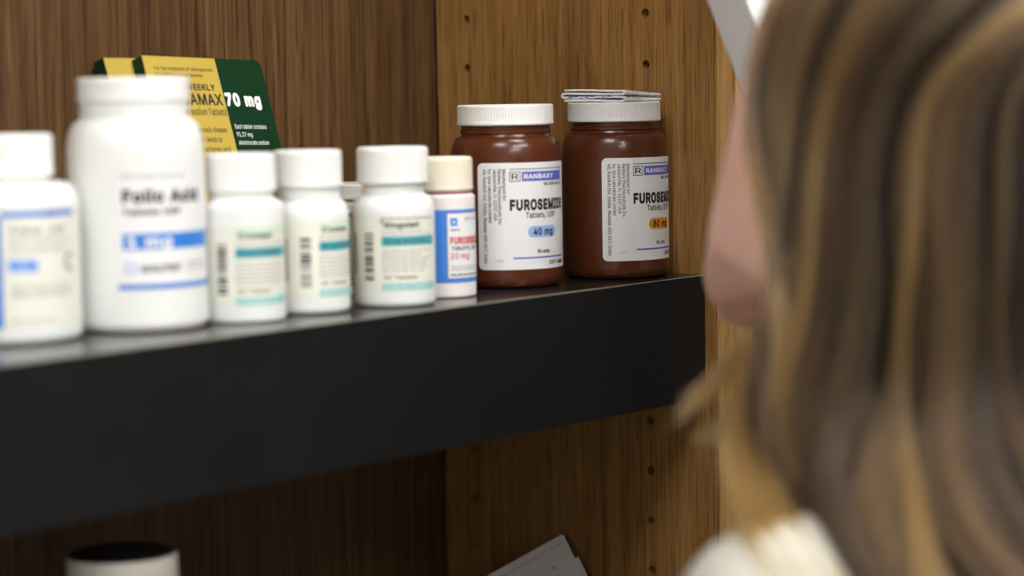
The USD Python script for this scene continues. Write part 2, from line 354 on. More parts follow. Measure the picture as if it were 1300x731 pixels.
# folded leaflet on the cap of the right brown bottle
lf = thing('folded_leaflet', 'folded white paper leaflet lying on the right brown bottle cap', 'leaflet', (-0.0345, -0.1715, S+0.10732), tocam(-0.0335, -0.1729))
def folded(w, d, layers, th, sx, seed):
    """A strip folded back and forth (open folds to the left in front), laid flat: each layer a rounded bent slab."""
    g = np.random.default_rng(seed); pts = []; z = th*0.7
    ys = []
    for k in range(layers):
        x0, x1 = (-w/2, w/2) if k % 2 == 0 else (w/2, -w/2)
        for q in np.linspace(0.03, 0.97, 9):
            pts.append((x0+(x1-x0)*q, z + 0.00025*math.sin(5*q+k)))
        if k < layers-1:
            s = 1 if x1 > 0 else -1; zz = z + sx/2
            for a in np.linspace(-80, 80, 5):
                pts.append((x1 - s*0.0006 + s*sx*0.55*math.cos(math.radians(a)), zz + sx/2*math.sin(math.radians(a))))
        z += sx
    p = np.array(pts); tng = np.gradient(p, axis=0); tng /= np.linalg.norm(tng, axis=1, keepdims=True); nn = np.stack([-tng[:, 1], tng[:, 0]], 1)
    poly = Polygon(np.vstack([p+nn*th/2, (p-nn*th/2)[::-1]])).buffer(0)
    e = trimesh.creation.extrude_polygon(poly, d, engine='earcut')
    v = e.vertices.copy(); e.vertices = np.stack([v[:, 0], v[:, 2]-d/2, v[:, 1]], 1)
    return e
m = folded(0.0475, 0.036, 4, 0.0013, 0.00205, 3)
v = m.vertices.copy()
tap = lambda x, y: 1.0 - 0.34*np.clip((y+0.018)/0.036, 0, 1)**1.4 - 0.10*np.clip(-x/0.024, 0, 1)
v[:, 2] = v[:, 2]*tap(v[:, 0], v[:, 1]) + 0.0007*np.clip(v[:, 2]/0.006, 0, 1)*np.cos(v[:, 0]*45+1)
m.vertices = v
rz = trimesh.transformations.rotation_matrix(math.radians(-38), [0, 0, 1]); m.apply_transform(rz)
m.apply_translation([0.0, 0, -m.bounds[0][2]])
fl = obj('folded_sheet', m, PAPER, lf, smooth=30)
zt = m.bounds[1][2]
ms = []
for i in range(13):                              # lines of print along the folded edge
    yy = -0.016 + i*0.0026
    k = float(tap(0.024, yy)); b = cat_(bx(0.0243, 0.02475, yy, yy+0.0010, 0.0012*k, 0.0034*k), bx(0.0243, 0.02475, yy+0.0006, yy+0.0016, 0.0042*k, 0.0066*k))
    ms.append(b)
b = cat_(*ms); b.apply_transform(rz); obj('print_lines', b, GREY, fl)
ms = []
for i in range(9):
    xx = -0.019 + i*0.0043
    b = bx(xx, xx+0.0032, -0.0182, -0.0178, 0.0028 + 0.0006*math.sin(i*2.1), 0.0033 + 0.0008*math.sin(i*2.1)); ms.append(b)
b = cat_(*ms); b.apply_transform(rz); obj('print_lines', b, VIOLET, fl)

# ------------------------------------------------------------------ white bottles
def round_body(r, z_sh, z_neck, r_neck, rx, rzz, heel=0.003, z_top=None):
    """Bottle body: heel, straight wall to z_sh, elliptical shoulder (rx, rzz) to the neck."""
    return [(r-heel-0.004, 0.0008), (r-heel-0.0015, 0.0)] + arc(r-heel, heel, heel, heel, -85, 0, 6) + [(r, z_sh*0.35), (r, z_sh*0.7)] + arc(r-rx, z_sh, rx, rzz, 0, 88, 9) + [(r_neck+0.0006, z_sh+rzz+0.0003), (r_neck, z_sh+rzz+0.001), (r_neck, z_neck), (r_neck*0.7, z_neck)]

def blue_line_bottle():
    x, y, r = -0.4720, -0.1325, 0.0353
    t = thing('white_pill_bottle', 'leftmost white bottle, cut by the photo edge, with blue-edged label', 'pill bottle', (x, y, S), tocam(x, y))
    obj('body', lathe(round_body(r, 0.066, 0.085, 0.021, 0.0085, 0.0105, 0.004), 96), WHITE, t, smooth=35)
    obj('cap', cap_mesh(0.0238, 0.0792, 0.1000, 0.0022, 90), WCAP, t, smooth=40)
    rl = r+0.00012; rp = rl+0.0001
    lb = obj('label', patch(rl, -20, 66, 0.0078, 0.0650, 0.0015), LABELC, t, 'off-white label edged in blue')
    obj('side_stripe', patch(rp, -20, -4, 0.0085, 0.0615), BLUE, lb)
    obj('top_stripe', patch(rp, -4, 63, 0.0612, 0.0638), BLUE, lb)
    obj('top_stripe', patch(rp+0.00005, 32, 42, 0.0610, 0.0640), VIOLET, lb)
    obj('drug_name', rtext('TriCor  145', 0.0036, rp, 2, 0.0530, 50, 4), GREY, lb)
    obj('small_print', dashes(rp, 2, 56, [0.0505, 0.0488, 0.0460, 0.0445], 0.0008), LGREY, lb)
    obj('strength_box', patch(rp, 0, 24, 0.0352, 0.0412), PALEB, lb)
    obj('strength', rtext('48 mg', 0.0044, rp+0.00006, 2, 0.0360, 23, 5), EBLUE, lb)
    ring = [patch(rp, 50+6*math.cos(q)+6, 50+6*math.cos(q)+8.2, 0.0386+0.0036*math.sin(q)-0.0006, 0.0386+0.0036*math.sin(q)+0.0006) for q in np.linspace(math.radians(75), math.radians(285), 16)]
    obj('logo', cat_(*ring), INK, lb)
    obj('small_print', dashes(rp, 2, 60, [0.0278, 0.0258, 0.0243, 0.0228], 0.0008), LGREY, lb)
    obj('small_print', dashes(rp, 2, 48, [0.0112], 0.0010), LGREY, lb)
def folic_bottle():
    x, y, r = -0.3985, -0.1452, 0.0346
    t = thing('white_pill_bottle', 'tall wide-mouth white Folic Acid bottle, tallest in the row', 'pill bottle', (x, y, S), tocam(x, y))
    obj('body', lathe(round_body(r, 0.0890, 0.120, 0.0274, 0.0072, 0.0165, 0.0045), 112), WHITE, t, smooth=35)
    obj('cap', cap_mesh(0.0283, 0.1142, 0.1266, 0.0016, None, 0.0006), WCAP, t, 'flat white lid with a rolled rim', smooth=40)
    rl = r+0.00012; rp = rl+0.0001
    lb = obj('label', patch(rl, -19, 100, 0.0205, 0.0820, 0.001), LABEL, t)
    z = lambda yy: 0.0785 - (yy-222)*0.000389
    obj('small_print', rtext('NDC 00603-3162-32', 0.0017, rp, -12, z(226), 42, 3), GREY, lb)
    obj('drug_name', rtext('Folic Acid', 0.0068, rp, -12, z(258), 60, 7), INK, lb)
    obj('tablet_line', rtext('Tablets USP', 0.0032, rp, -12, z(273), 38, 5), INK, lb)
    obj('strength_band', patch(rp, -12.5, 78, z(317), z(296.5)), BLUE, lb)
    obj('strength', rtext('1 mg', 0.0060, rp+0.00008, -9, z(314.5), 29, 5), LABEL, lb)
    obj('logo', cat_(patch(rp, -11, -2, z(347.5), z(345.5)), patch(rp, -11, -2, z(335.5), z(333.5)), patch(rp, -11, -9, z(345.5), z(335.5)), patch(rp, -4, -2, z(345.5), z(335.5))), PALEB, lb)
    obj('maker_name', rtext('QUALITEST', 0.0034, rp, 2, z(345.5), 37, 6), INK, lb)
    obj('small_print', dashes(rp, 44, 72, [z(338), z(345)], 0.0011), LGREY, lb)
    obj('rule', patch(rp, -17, 84, z(367.5), z(361)), BLUE, lb)
def teal_bottle(x, y, r, square, rot, label, k, head, tint):
    """rot: angle of the left edge of the bar code"""
    t = thing('small_white_bottle', label, 'pill bottle', (x, y, S), tocam(x, y), 'small white bottles with teal-banded labels')
    if square: pr = round_body(r, 0.0585, 0.070, 0.0165, 0.0040, 0.0040, 0.0022)
    else: pr = round_body(r, 0.0515, 0.070, 0.0168, 0.0062, 0.0095, 0.0034)
    obj('body', lathe(pr, 96), WHITE, t, smooth=35)
    obj('cap', cap_mesh([0.0181, 0.0184, 0.0197][k], 0.0668, 0.0867, 0.0022, 80), WCAP, t, smooth=40)
    rl = r+0.00012; rp = rl+0.0001; a = rot
    z1 = 0.0495
    lb = obj('label', patch(rl, a-40, a+122, 0.0088, z1, 0.001), LABELC, t, 'cream label with teal bands')
    obj('barcode', barcode(rp, a, a+15, 0.0150, 0.0420), INK, lb)
    obj('side_print', cat_(*[patch(rp, a-30+3.2*i, a-28.6+3.2*i, 0.018, 0.0405) for i in range(4)]), BROWNI, lb)
    b0, b1 = a+27, a+112
    if tint: obj('top_tint', patch(rp-0.00004, b0, b1, 0.0455, z1), LABELG, lb)
    else: obj('top_rule', cat_(patch(rp, b0, b1, 0.0482, 0.0487), patch(rp, b0, b0+2, 0.0450, 0.0482)), INK, lb)
    obj('drug_name', rtext(head, 0.0030, rp, b0+4, 0.0436, b0+56, 5), INK, lb)
    obj('small_print', dashes(rp, b0, b1-8, [0.0415, 0.0399], 0.0007), BROWNL if tint else LGREY, lb)
    obj('strength_band', patch(rp, b0, b1, 0.0337, 0.0388), TEAL, lb)
    obj('strength', rtext('50 mg', 0.0026, rp+0.00006, b0+4, 0.0350, b0+26, True), INK, lb)
    obj('strength_print', dashes(rp+0.00006, b0+30, b1-12, [0.0352, 0.0366], 0.0008), DLAB, lb)
    obj('small_print', dashes(rp, b0, b1-10, [0.0305, 0.0283, 0.0262, 0.0240, 0.0219, 0.0198], 0.0009), LGREY, lb)
    obj('count', rtext('30 Tablets', 0.0020, rp, b0+2, 0.0157, b0+50, 4), BROWNI, lb)
    obj('lower_band', patch(rp, b0, b1, 0.0098, 0.0134), LTEAL, lb)
    obj('lower_print', dashes(rp+0.00006, b0+3, b1-8, [0.0112], 0.0008), LABELC, lb)
blue_line_bottle(); folic_bottle()
teal_bottle(-0.3462, -0.1672, 0.0215, True, -37.5, 'small square-shouldered white bottle right beside the tall Folic Acid bottle', 0, 'Cozaar', True)
teal_bottle(-0.2960, -0.1662, 0.0213, False, -13, 'small round-shouldered white bottle, middle of the three with teal labels', 1, 'Cozaar', True)
teal_bottle(-0.2427, -0.1789, 0.0225, False, -44.6, 'small white bottle standing just left of the beige-capped blue-label bottle', 2, 'Singulair', False)

def blue_frame_bottle():
    x, y, r = -0.1900, -0.1692, 0.0179
    t = thing('white_pill_bottle', 'slim bottle with beige cap and blue-framed label', 'pill bottle', (x, y, S), tocam(x, y))
    obj('body', lathe(round_body(r, 0.0564, 0.063, 0.0160, 0.0014, 0.0014, 0.0016), 96), PINKW, t, smooth=35)
    obj('red_fringe_ring', lathe([(0.0152, 0.0585), (0.0164, 0.0587), (0.0166, 0.0592), (0.0164, 0.0598), (0.0152, 0.06)], 80), DRED, t, 'thin red ring standing in for a lens colour fringe under the cap', smooth=40)  # added ring, imitates a red lens fringe below the cap
    obj('cap', cap_mesh(0.0170, 0.0602, 0.0792, 0.0020, 72), CREAM, t, 'beige cap', smooth=40)
    rl = r+0.0001; rp = rl+0.0001; q = rp+0.00007
    z = lambda yy: 0.0492 - (yy-268)*0.0004427
    lb = obj('label', patch(rl, -75, 100, z(359.5), z(266.5)), EBLUE, t, 'blue label with white panel')
    obj('panel_edge', patch(rp-0.00004, 5, 100, z(354.5), z(270)), DLAB, lb)
    obj('panel', patch(rp, 6.5, 100, z(353.5), z(271)), LABEL, lb)
    obj('logo', cat_(patch(q, 12, 16.5, z(287), z(277)), patch(q, 20.5, 25, z(287), z(277)), patch(q, 16.5, 20.5, z(280), z(277)), patch(q, 16.5, 20.5, z(287), z(284))), EBLUE, lb)
    obj('drug_name', rtext('FUROSEMIDE', 0.0042, q, 11, z(310.5), 92, 7), RED, lb)
    obj('tablet_line', rtext('TABLETS, USP', 0.0022, q, 13, z(318), 74, 5), INK, lb)
    obj('strength', rtext('20 mg', 0.0034, q, 11, z(329), 50, 2), RED, lb)
    obj('code_number', rtext('NDC 0054', 0.0012, q, 42, z(280), 76, True), INK, lb)
    obj('small_print', dashes(q, 12, 30, [z(293)], 0.0007), INK, lb)
    obj('small_print', dashes(q, 12, 90, [z(340), z(343.5)], 0.0008), LGREY, lb)
    obj('small_print', dashes(q, 11, 95, [z(350.5)], 0.0009), INK, lb)
blue_frame_bottle()

# grey vial half hidden behind two small bottles
x, y = -0.2020, -0.1130
t = thing('plastic_vial', 'pale grey plastic vial half hidden behind two small white bottles', 'vial', (x, y, S), tocam(x, y))
obj('body', lathe([(0.015, 0.0005), (0.018, 0)] + arc(0.0180, 0.002, 0.002, 0.002, -85, 0, 5) + [(0.02, 0.03), (0.02, 0.0525), (0.0185, 0.054), (0.0185, 0.056), (0.01, 0.056)], 80), VIALM, t, smooth=35)
obj('cap', cap_mesh(0.0205, 0.0550, 0.0640, 0.0010, 60), VIALM, t, smooth=40)
lb = obj('label', patch(0.0201, -60, 60, 0.006, 0.048), DLAB, t, 'dark label with pale print')
obj('small_print', dashes(0.0202, -56, 52, [0.008+0.0021*i for i in range(18)], 0.0009), LGREY, lb)

# ------------------------------------------------------------------ cartons leaning on the back panel
def carton(w, h, d, split, label, loc, lean, roll, writing):
    t = UsdGeom.Xform.Define(stage, numbered('/World/tablet_carton'))
    A = Gf.Matrix4d().SetRotate(Gf.Rotation(Gf.Vec3d(0, 1, 0), roll)) * Gf.Matrix4d().SetRotate(Gf.Rotation(Gf.Vec3d(1, 0, 0), -lean)) * Gf.Matrix4d().SetTranslate(Gf.Vec3d(*loc))
    t.AddTransformOp().Set(A)
    t = setd(t.GetPrim(), label, 'carton', 'yellow and green tablet cartons')
    # local: x to the right from the left edge, y depth (0 = front face), z up; top right corner rounded
    def slab(poly, y0, y1):
        e = trimesh.creation.extrude_polygon(poly, y1-y0, engine='earcut'); v = e.vertices.copy()
        e.vertices = np.stack([v[:, 0], y1 - v[:, 2], v[:, 1]], 1); return e
    full = sbox(0, 0, w, h)
    rc = 0.0045
    corner = sbox(w-rc, h-rc, w+1, h+1).difference(Point(w-rc, h-rc).buffer(rc, 12))
    full = full.difference(corner)
    b = obj('body', slab(full, 0.0004, d), GREEN, t, 'dark green carton body')
    f1 = obj('yellow_front', slab(full.intersection(sbox(0.0004, 0, split, h)), 0.0, 0.0004), YEL, t, 'yellow front panel')
    f2 = obj('green_front', slab(full.intersection(sbox(split, 0, w, h)), 0.0, 0.0004), GREEN, t, 'dark green front panel')
    if writing:
        def put(s, h_, x0, z0, width, bold, mat, par, name):
            v, f = text_flat(s, h_, width, bold)
            obj(name, trimesh.Trimesh(np.stack([x0+v[:, 0], np.full(len(v), -0.00006), z0+v[:, 1]], 1), f, process=False), mat, par)
        put('For the treatment of osteoporosis', 0.0023, 0.0075, h-0.0085, 0.0455, 2, BROWND, f1, 'heading_line')
        put('in postmenopausal women', 0.0023, 0.0075, h-0.0122, 0.0360, 2, BROWND, f1, 'heading_line')
        put('ONCE WEEKLY', 0.0040, split-0.0055-0.0400, h-0.0205, 0.0400, 4, INK, f1, 'product_line')
        put('FOSAMAX', 0.0072, split-0.0020-0.0425, h-0.0297, 0.0425, 3, INK, f1, 'product_name')
        put('(alendronate sodium Tablets)', 0.0042, split-0.0010-0.0510, h-0.0358, 0.0510, 1, INK, f1, 'product_line')
        for i, (s, wd, en) in enumerate([('osteoporosis disease', 0.030, 0.0045), ('that leads to', 0.019, 0.0100), ('fractures and', 0.023, 0.0050)]):
            put(s, 0.0032, split-en-wd, h-0.0465-0.0060*i, wd, 2, BROWND, f1, 'small_line')
        put('70 mg', 0.0086, split+0.0008, h-0.0300, 0.0285, 8, LABEL, f2, 'strength')
        for i, (s, wd) in enumerate([('Each tablet contains', 0.0255), ('91.37 mg', 0.0125), ('alendronate sodium', 0.0245)]):
            put(s, 0.0028, split+0.0030, h-0.0440-0.0050*i, wd, 1, PAPERG, f2, 'small_line')
    return t
LEAN = 20.0
cl, sl = math.cos(math.radians(LEAN)), math.sin(math.radians(LEAN))
CD = 0.0085
hh = 0.1445
yb = -(CD/cl + hh*sl) - 0.0016                # bottom edge of the rear carton's front
carton(0.0935, hh, CD, 0.0565, 'rear yellow and green carton leaning on the oak back panel', (-0.3035, yb, S+0.0026), LEAN, 0.9, False)
carton(0.0935, hh, CD, 0.0568, 'front yellow and green carton lettered 70 mg, leaning behind the white bottles', (-0.2868, yb-(CD+0.0006)/cl, S+0.0038), LEAN, 2.3, True)

# ------------------------------------------------------------------ lower shelf things
x, y = -0.4200, -0.1500
t = thing('white_bottle', 'white bottle with black-topped lid on the lower shelf', 'bottle', (x, y, LZ), tocam(x, y))
obj('body', lathe(round_body(0.0345, 0.104, 0.136, 0.0272, 0.0072, 0.0165, 0.0045), 96), WHITE, t, smooth=35)
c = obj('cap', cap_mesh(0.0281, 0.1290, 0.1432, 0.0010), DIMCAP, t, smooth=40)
obj('cap_top', lathe([(0.0255, 0.1431), (0.0274, 0.1432), (0.0275, 0.1436), (0.0268, 0.1438), (0.001, 0.1438)], 96), BLACKP, c, 'black disc on the lid', smooth=40)

def card():
    P0 = np.array([-0.0060, -0.1061, S-0.1733])           # top corner, leaning on the side panel
    u = -Rt*0.874 - Up*0.50 + Fw*0.12; u /= np.linalg.norm(u)
    v = Rt*0.347 - Up*0.938 - Fw*0.45; v -= u*(u@v); v /= np.linalg.norm(v)
    n = np.cross(u, v)
    n = n if n @ Fw < 0 else -n
    w = 0.068; h = (P0[2] - LZ - 0.0012 - w*abs(u[2]))/abs(v[2])
    def sheet(poly, o0, o1, d0=0):
        e = trimesh.creation.extrude_polygon(poly, o1-o0, engine='earcut'); q = e.vertices.copy()
        e.vertices = P0 + q[:, :1]*u + q[:, 1:2]*v + (q[:, 2:]+o0)*n; e.fix_normals(); return e
    t = thing('paper_card', 'white folded card with red print sticking up from the lower shelf', 'card')
    p = sbox(0.002, 0.002, w-0.002, h-0.002).buffer(0.002)
    f = obj('front_sheet', sheet(p, 0, 0.0008), PAPER, t)
    obj('back_sheet', sheet(affinity.translate(sbox(0.004, 0.018, w-0.004, h-0.001), -0.0062, 0.0), -0.0018, -0.0009), PAPER, t)
    ms = [sheet(sbox(x0, 0.0050, x1, 0.0057), 0.0008, 0.00085) for x0, x1 in ((0.004, 0.008), (0.0085, 0.0128), (0.0150, 0.020), (0.0208, 0.0255), (0.026, 0.0325), (0.034, 0.041), (0.042, 0.05))]
    obj('print_line', cat_(*ms), PINK, f)
    obj('print_mark', sheet(sbox(0.014, 0.0162, 0.0155, 0.0185), 0.0008, 0.00085), LGREY, f)
card()

# ------------------------------------------------------------------ the woman seen from behind, reaching up
SKIN = usdkit.material(stage, '/World/Looks/skin', {'g': ('geometry', {}), 'n': ('noise_texture', {'scale': 28, 'detail': 3}),
    'r': ('rgb_ramp', {'ramp': [(0.35, (0.86, 0.48, 0.38)), (0.65, (0.90, 0.55, 0.45))]}),
    'p': ('principled_bsdf', {'roughness': 0.5, 'subsurface_weight': 0.25, 'subsurface_scale': 0.006, 'subsurface_radius': (1.0, 0.35, 0.2)})},
    [('g.position', 'n.vector'), ('n.fac', 'r.fac'), ('r.color', 'p.base_color')], surface='p.BSDF')
COAT = plain('coat_cotton', (0.47, 0.455, 0.40), 0.85)
SLEEVE = plain('sleeve_cotton', (0.80, 0.80, 0.80), 0.85)
SHIRT = plain('shirt_cotton', (0.66, 0.69, 0.78), 0.85)
TROUS = plain('trousers_grey', (0.045, 0.047, 0.055), 0.85)
SHOE = plain('shoe_black', (0.015, 0.014, 0.014), 0.4)
EYEW = plain('eye_white', (0.75, 0.73, 0.70), 0.2)
IRIS = plain('eye_iris', (0.06, 0.09, 0.11), 0.2)
LIPM = plain('lip_pink', (0.45, 0.14, 0.13), 0.45)
def hairmat(name, col, rough=0.32):
    return usdkit.material(stage, '/World/Looks/' + name, {'p': ('principled_hair_bsdf', {'model': 'Chiang', 'parametrization': 'Direct coloring', 'color': col, 'roughness': rough, 'radial_roughness': 0.4, 'offset': 0.035, 'R': 0.20})}, surface='p.BSDF')
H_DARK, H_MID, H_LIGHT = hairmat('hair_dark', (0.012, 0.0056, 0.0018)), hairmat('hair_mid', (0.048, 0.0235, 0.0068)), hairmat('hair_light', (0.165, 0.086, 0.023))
H_BASE = plain('hair_base', (0.020, 0.012, 0.007), 0.7)

PYAW = math.radians(8.4)                       # she faces the bookcase, a little to the right
PO = np.array([-0.254, -0.499, 0.0])
woman = thing('person', 'woman with long dark blonde hair in a white coat, seen from behind, reaching up', 'person', PO, -PYAW)
def to_local(p):
    q = np.asarray(p, float) - PO; c, s = math.cos(PYAW), math.sin(PYAW)
    return np.array([q[0]*c - q[1]*s, q[0]*s + q[1]*c, q[2]])
def sph(c, r, n=20): return m3.Manifold.sphere(r, n).translate(tuple(map(float, c)))
def ell(c, rx, ry, rz, n=40): return m3.Manifold.sphere(1.0, n).scale((rx, ry, rz)).translate(tuple(map(float, c)))
def hull(*cr): return m3.Manifold.batch_hull([sph(c, r) for c, r in cr])
def chain(*cr): return [hull(cr[i], cr[i+1]) for i in range(len(cr)-1)]
def union(ms): return m3.Manifold.batch_boolean(ms, m3.OpType.Add)
def smooth(man, length, it):
    t = tri(man.refine_to_length(length)); t.merge_vertices(digits_vertex=6)
    trimesh.smoothing.filter_taubin(t, lamb=0.5, nu=0.53, iterations=it); return t
EYE = 1.438
TILT = math.radians(23)
HP = np.array([0.0, -0.004, 1.367])
def tl(p):                                      # head tilt: backwards about the top of the neck
    p = np.asarray(p, float) - HP; c, s = math.cos(TILT), math.sin(TILT)
    return HP + np.stack([p[..., 0], p[..., 1]*c - p[..., 2]*s, p[..., 1]*s + p[..., 2]*c], -1)
def H(x, y, z): return tl([x, y, z + EYE])
def tman(man): return man.translate(tuple(-HP)).rotate((math.degrees(TILT), 0, 0)).translate(tuple(HP))
def head_parts():
    ps = [ell((0, -0.014, EYE+0.030), 0.0705, 0.092, 0.086, 48), ell((0, 0.020, EYE+0.012), 0.062, 0.064, 0.072, 40)]
    E = lambda x, y, z, r: ((x, y, z+EYE), r)
    ps.append(hull(E(0, 0.074, -0.102, 0.017), E(-0.020, 0.066, -0.100, 0.016), E(0.020, 0.066, -0.100, 0.016), E(-0.048, 0.005, -0.066, 0.018), E(0.048, 0.005, -0.066, 0.018), E(0, 0.080, -0.060, 0.018), E(-0.052, 0.010, -0.015, 0.018), E(0.052, 0.010, -0.015, 0.018), E(0, 0.070, 0.0, 0.022)))
    for s in (-1, 1):
        ps.append(hull(E(s*0.0455, 0.055, 0.002, 0.0245), E(s*0.043, 0.052, -0.028, 0.025), E(s*0.037, 0.054, -0.062, 0.0255), E(s*0.025, 0.064, -0.088, 0.022), E(s*0.050, 0.022, -0.060, 0.021), E(s*0.052, 0.020, -0.012, 0.020)))
        ps.append(hull(E(s*0.016, 0.080, 0.020, 0.011), E(s*0.042, 0.064, 0.020, 0.010), E(s*0.03, 0.070, 0.045, 0.012)))
        ps.append(tman_id(hull(E(s*0.074, -0.010, 0.012, 0.006), E(s*0.081, -0.020, 0.018, 0.006), E(s*0.080, -0.022, -0.008, 0.006), E(s*0.074, -0.008, -0.030, 0.0055))))
    ps.append(hull(E(0, 0.088, 0.004, 0.007), E(0, 0.108, -0.036, 0.0085), E(-0.011, 0.096, -0.042, 0.0065), E(0.011, 0.096, -0.042, 0.0065)))
    ps.append(hull(E(-0.016, 0.090, -0.068, 0.005), E(0.016, 0.090, -0.068, 0.005), E(0, 0.095, -0.066, 0.0055)))
    ps.append(hull(E(-0.013, 0.090, -0.077, 0.005), E(0.013, 0.090, -0.077, 0.005), E(0, 0.093, -0.077, 0.006)))
    h = union(ps)
    for s in (-1, 1): h = h - sph((s*0.032, 0.090, EYE), 0.0145, 20)
    return tman(h)
def tman_id(m): return m
hd = head_parts()
def finger(base, d, bend, lens, r, nrm):
    """A finger as a short chain: base, direction, bend per joint towards -nrm."""
    p = np.array(base, float); d = np.array(d, float)/np.linalg.norm(d); out = []
    cr = [(p, r)]
    for k, l in enumerate(lens):
        ax = np.cross(d, nrm); ax /= np.linalg.norm(ax)
        c, s = math.cos(-bend[k]), math.sin(-bend[k])
        d = d*c + np.cross(ax, d)*s + ax*(ax@d)*(1-c)
        p = p + d*l; cr.append((p.copy(), r*(0.93-0.10*k)))
    return chain(*cr)
def hand(wrist, dirn, palm_n, side, bends):
    """wrist: point, dirn: along the hand, palm_n: out of the BACK of the hand, side: towards the thumb"""
    w = np.array(wrist, float); d = np.array(dirn, float)/np.linalg.norm(dirn)
    n = np.array(palm_n, float); n -= d*(n@d); n /= np.linalg.norm(n)
    t = np.cross(d, n); t = t if t @ np.array(side) > 0 else -t
    P = lambda a, b, c=0.0: w + d*a + t*b + n*c
    ms = [hull((P(0, 0.012), 0.018), (P(0, -0.012), 0.018), (P(0.08, 0.030), 0.0105), (P(0.076, -0.028), 0.0105), (P(0.04, 0.030), 0.0125), (P(0.04, -0.028), 0.0125))]
    for b, ls, r in ((0.030, (0.040, 0.024, 0.019), 0.0088), (0.0105, (0.044, 0.027, 0.020), 0.0090), (-0.009, (0.041, 0.025, 0.019), 0.0086), (-0.0275, (0.032, 0.019, 0.017), 0.0078)):
        ms += finger(P(0.078, b), d + t*b*1.6, bends, ls, r, n)
    ms += finger(P(0.022, 0.028, -0.004), d*0.75 + t*0.75 - n*0.25, (0.15, 0.2), (0.040, 0.032), 0.0100, n)
    return ms
SR, SL = np.array([0.160, -0.035, 1.285]), np.array([-0.130, -0.052, 1.238])
ELB = to_local([-0.079, -0.387, 1.432]); WR = to_local([-0.067, -0.282, 1.625])
EL_, WL = np.array([-0.195, -0.060, 0.985]), np.array([-0.205, 0.045, 0.790])
bp = []
bp += [hull(((0, -0.03, 1.30), 0.050), ((0, -0.015, 1.367), 0.052))]
bp += [hull(((-0.085, -0.04, 1.210), 0.058), ((0.10, -0.04, 1.235), 0.060), ((-0.08, -0.02, 1.12), 0.085), ((0.08, -0.02, 1.12), 0.085), ((0, -0.03, 1.31), 0.05))]
bp += [hull(((-0.08, -0.02, 1.12), 0.085), ((0.08, -0.02, 1.12), 0.085), ((-0.055, -0.025, 0.99), 0.082), ((0.055, -0.025, 0.99), 0.082))]
bp += [hull(((-0.055, -0.025, 0.99), 0.082), ((0.055, -0.025, 0.99), 0.082), ((-0.085, -0.035, 0.84), 0.095), ((0.085, -0.035, 0.84), 0.095))]
for s in (-1, 1):
    bp += chain(((s*0.085, -0.030, 0.80), 0.088), ((s*0.090, -0.010, 0.45), 0.055), ((s*0.095, -0.045, 0.09), 0.036))
    bp += [hull(((s*0.095, -0.055, 0.040), 0.032), ((s*0.100, 0.060, 0.026), 0.024), ((s*0.105, 0.115, 0.020), 0.018))]
bp += chain((SL, 0.040), (EL_, 0.036), (WL, 0.026)) + chain((SR, 0.050), (ELB, 0.038), (WR, 0.026)) + [hull((SR, 0.05), ((0.09, -0.04, 1.27), 0.055)), hull((SL, 0.038), ((-0.07, -0.04, 1.23), 0.045))]
bp += hand(WL, (0.02, 0.10, -0.9), (-1, 0.1, 0), (0, 1, 0), (0.25, 0.35, 0.3))
bp += hand(WR, WR-ELB, (0.2, -0.9, 0.4), (-1, 0, 0.2), (0.35, 0.5, 0.4))
body = smooth(union(bp + [hd]), 0.0065, 8)
obj('body', body, SKIN, woman, smooth=True)
for s in (-1, 1):
    e = obj('eye', tri(tman(sph((s*0.032, 0.0765, EYE), 0.0122, 24))), EYEW, woman, smooth=True)
    obj('iris', tri(tman(ell((s*0.032, 0.0870, EYE), 0.0055, 0.0025, 0.0055, 20))), IRIS, e, smooth=True)
obj('lips', tri(tman(union([hull(((-0.019, 0.0925, EYE-0.0715), 0.0025), ((0, 0.0985, EYE-0.069), 0.0034)), hull(((0.019, 0.0925, EYE-0.0715), 0.0025), ((0, 0.0985, EYE-0.069), 0.0034)), hull(((-0.014, 0.0935, EYE-0.0755), 0.0028), ((0.014, 0.0935, EYE-0.0755), 0.0028), ((0, 0.0965, EYE-0.077), 0.0036))]).refine_to_length(0.002))), LIPM, woman, smooth=True)
# clothes
g = 0.014
ct = [hull(((-0.085, -0.042, 1.205), 0.058+g), ((0.10, -0.04, 1.235), 0.062+g), ((-0.08, -0.02, 1.12), 0.085+g), ((0.08, -0.02, 1.12), 0.085+g), ((-0.02, -0.035, 1.290), 0.048), ((0.02, -0.035, 1.290), 0.048)),
      hull(((-0.08, -0.02, 1.12), 0.085+g), ((0.08, -0.02, 1.12), 0.085+g), ((-0.07, -0.025, 0.99), 0.085+g), ((0.07, -0.025, 0.99), 0.085+g)),
      hull(((-0.07, -0.025, 0.99), 0.085+g), ((0.07, -0.025, 0.99), 0.085+g), ((-0.10, -0.03, 0.80), 0.10+g), ((0.10, -0.03, 0.80), 0.10+g), ((-0.12, -0.03, 0.62), 0.11), ((0.12, -0.03, 0.62), 0.11))]
ct += [hull((SL, 0.040+g), ((-0.07, -0.04, 1.225), 0.045+g)), hull((SR, 0.050+g), ((0.09, -0.04, 1.26), 0.06+g))]
ct += chain((SL, 0.040+g), (EL_, 0.050), (WL + (EL_-WL)*0.10, 0.044))
coat = union(ct) - m3.Manifold.cube((1, 1, 0.2)).translate((-0.5, -0.5, 0.46))
coat = smooth(coat, 0.013, 5)
v = coat.vertices; nz = meshkit.fbm(v*np.array([14, 14, 6]), 3, 4) - 0.5
k = np.clip((1.36 - v[:, 2])/0.1, 0, 1)[:, None]
coat.vertices = v + coat.vertex_normals*(nz[:, None]*0.010)*k
obj('coat', coat, COAT, woman, 'off-white coat', smooth=True)
axd = (WR-ELB)/np.linalg.norm(WR-ELB)
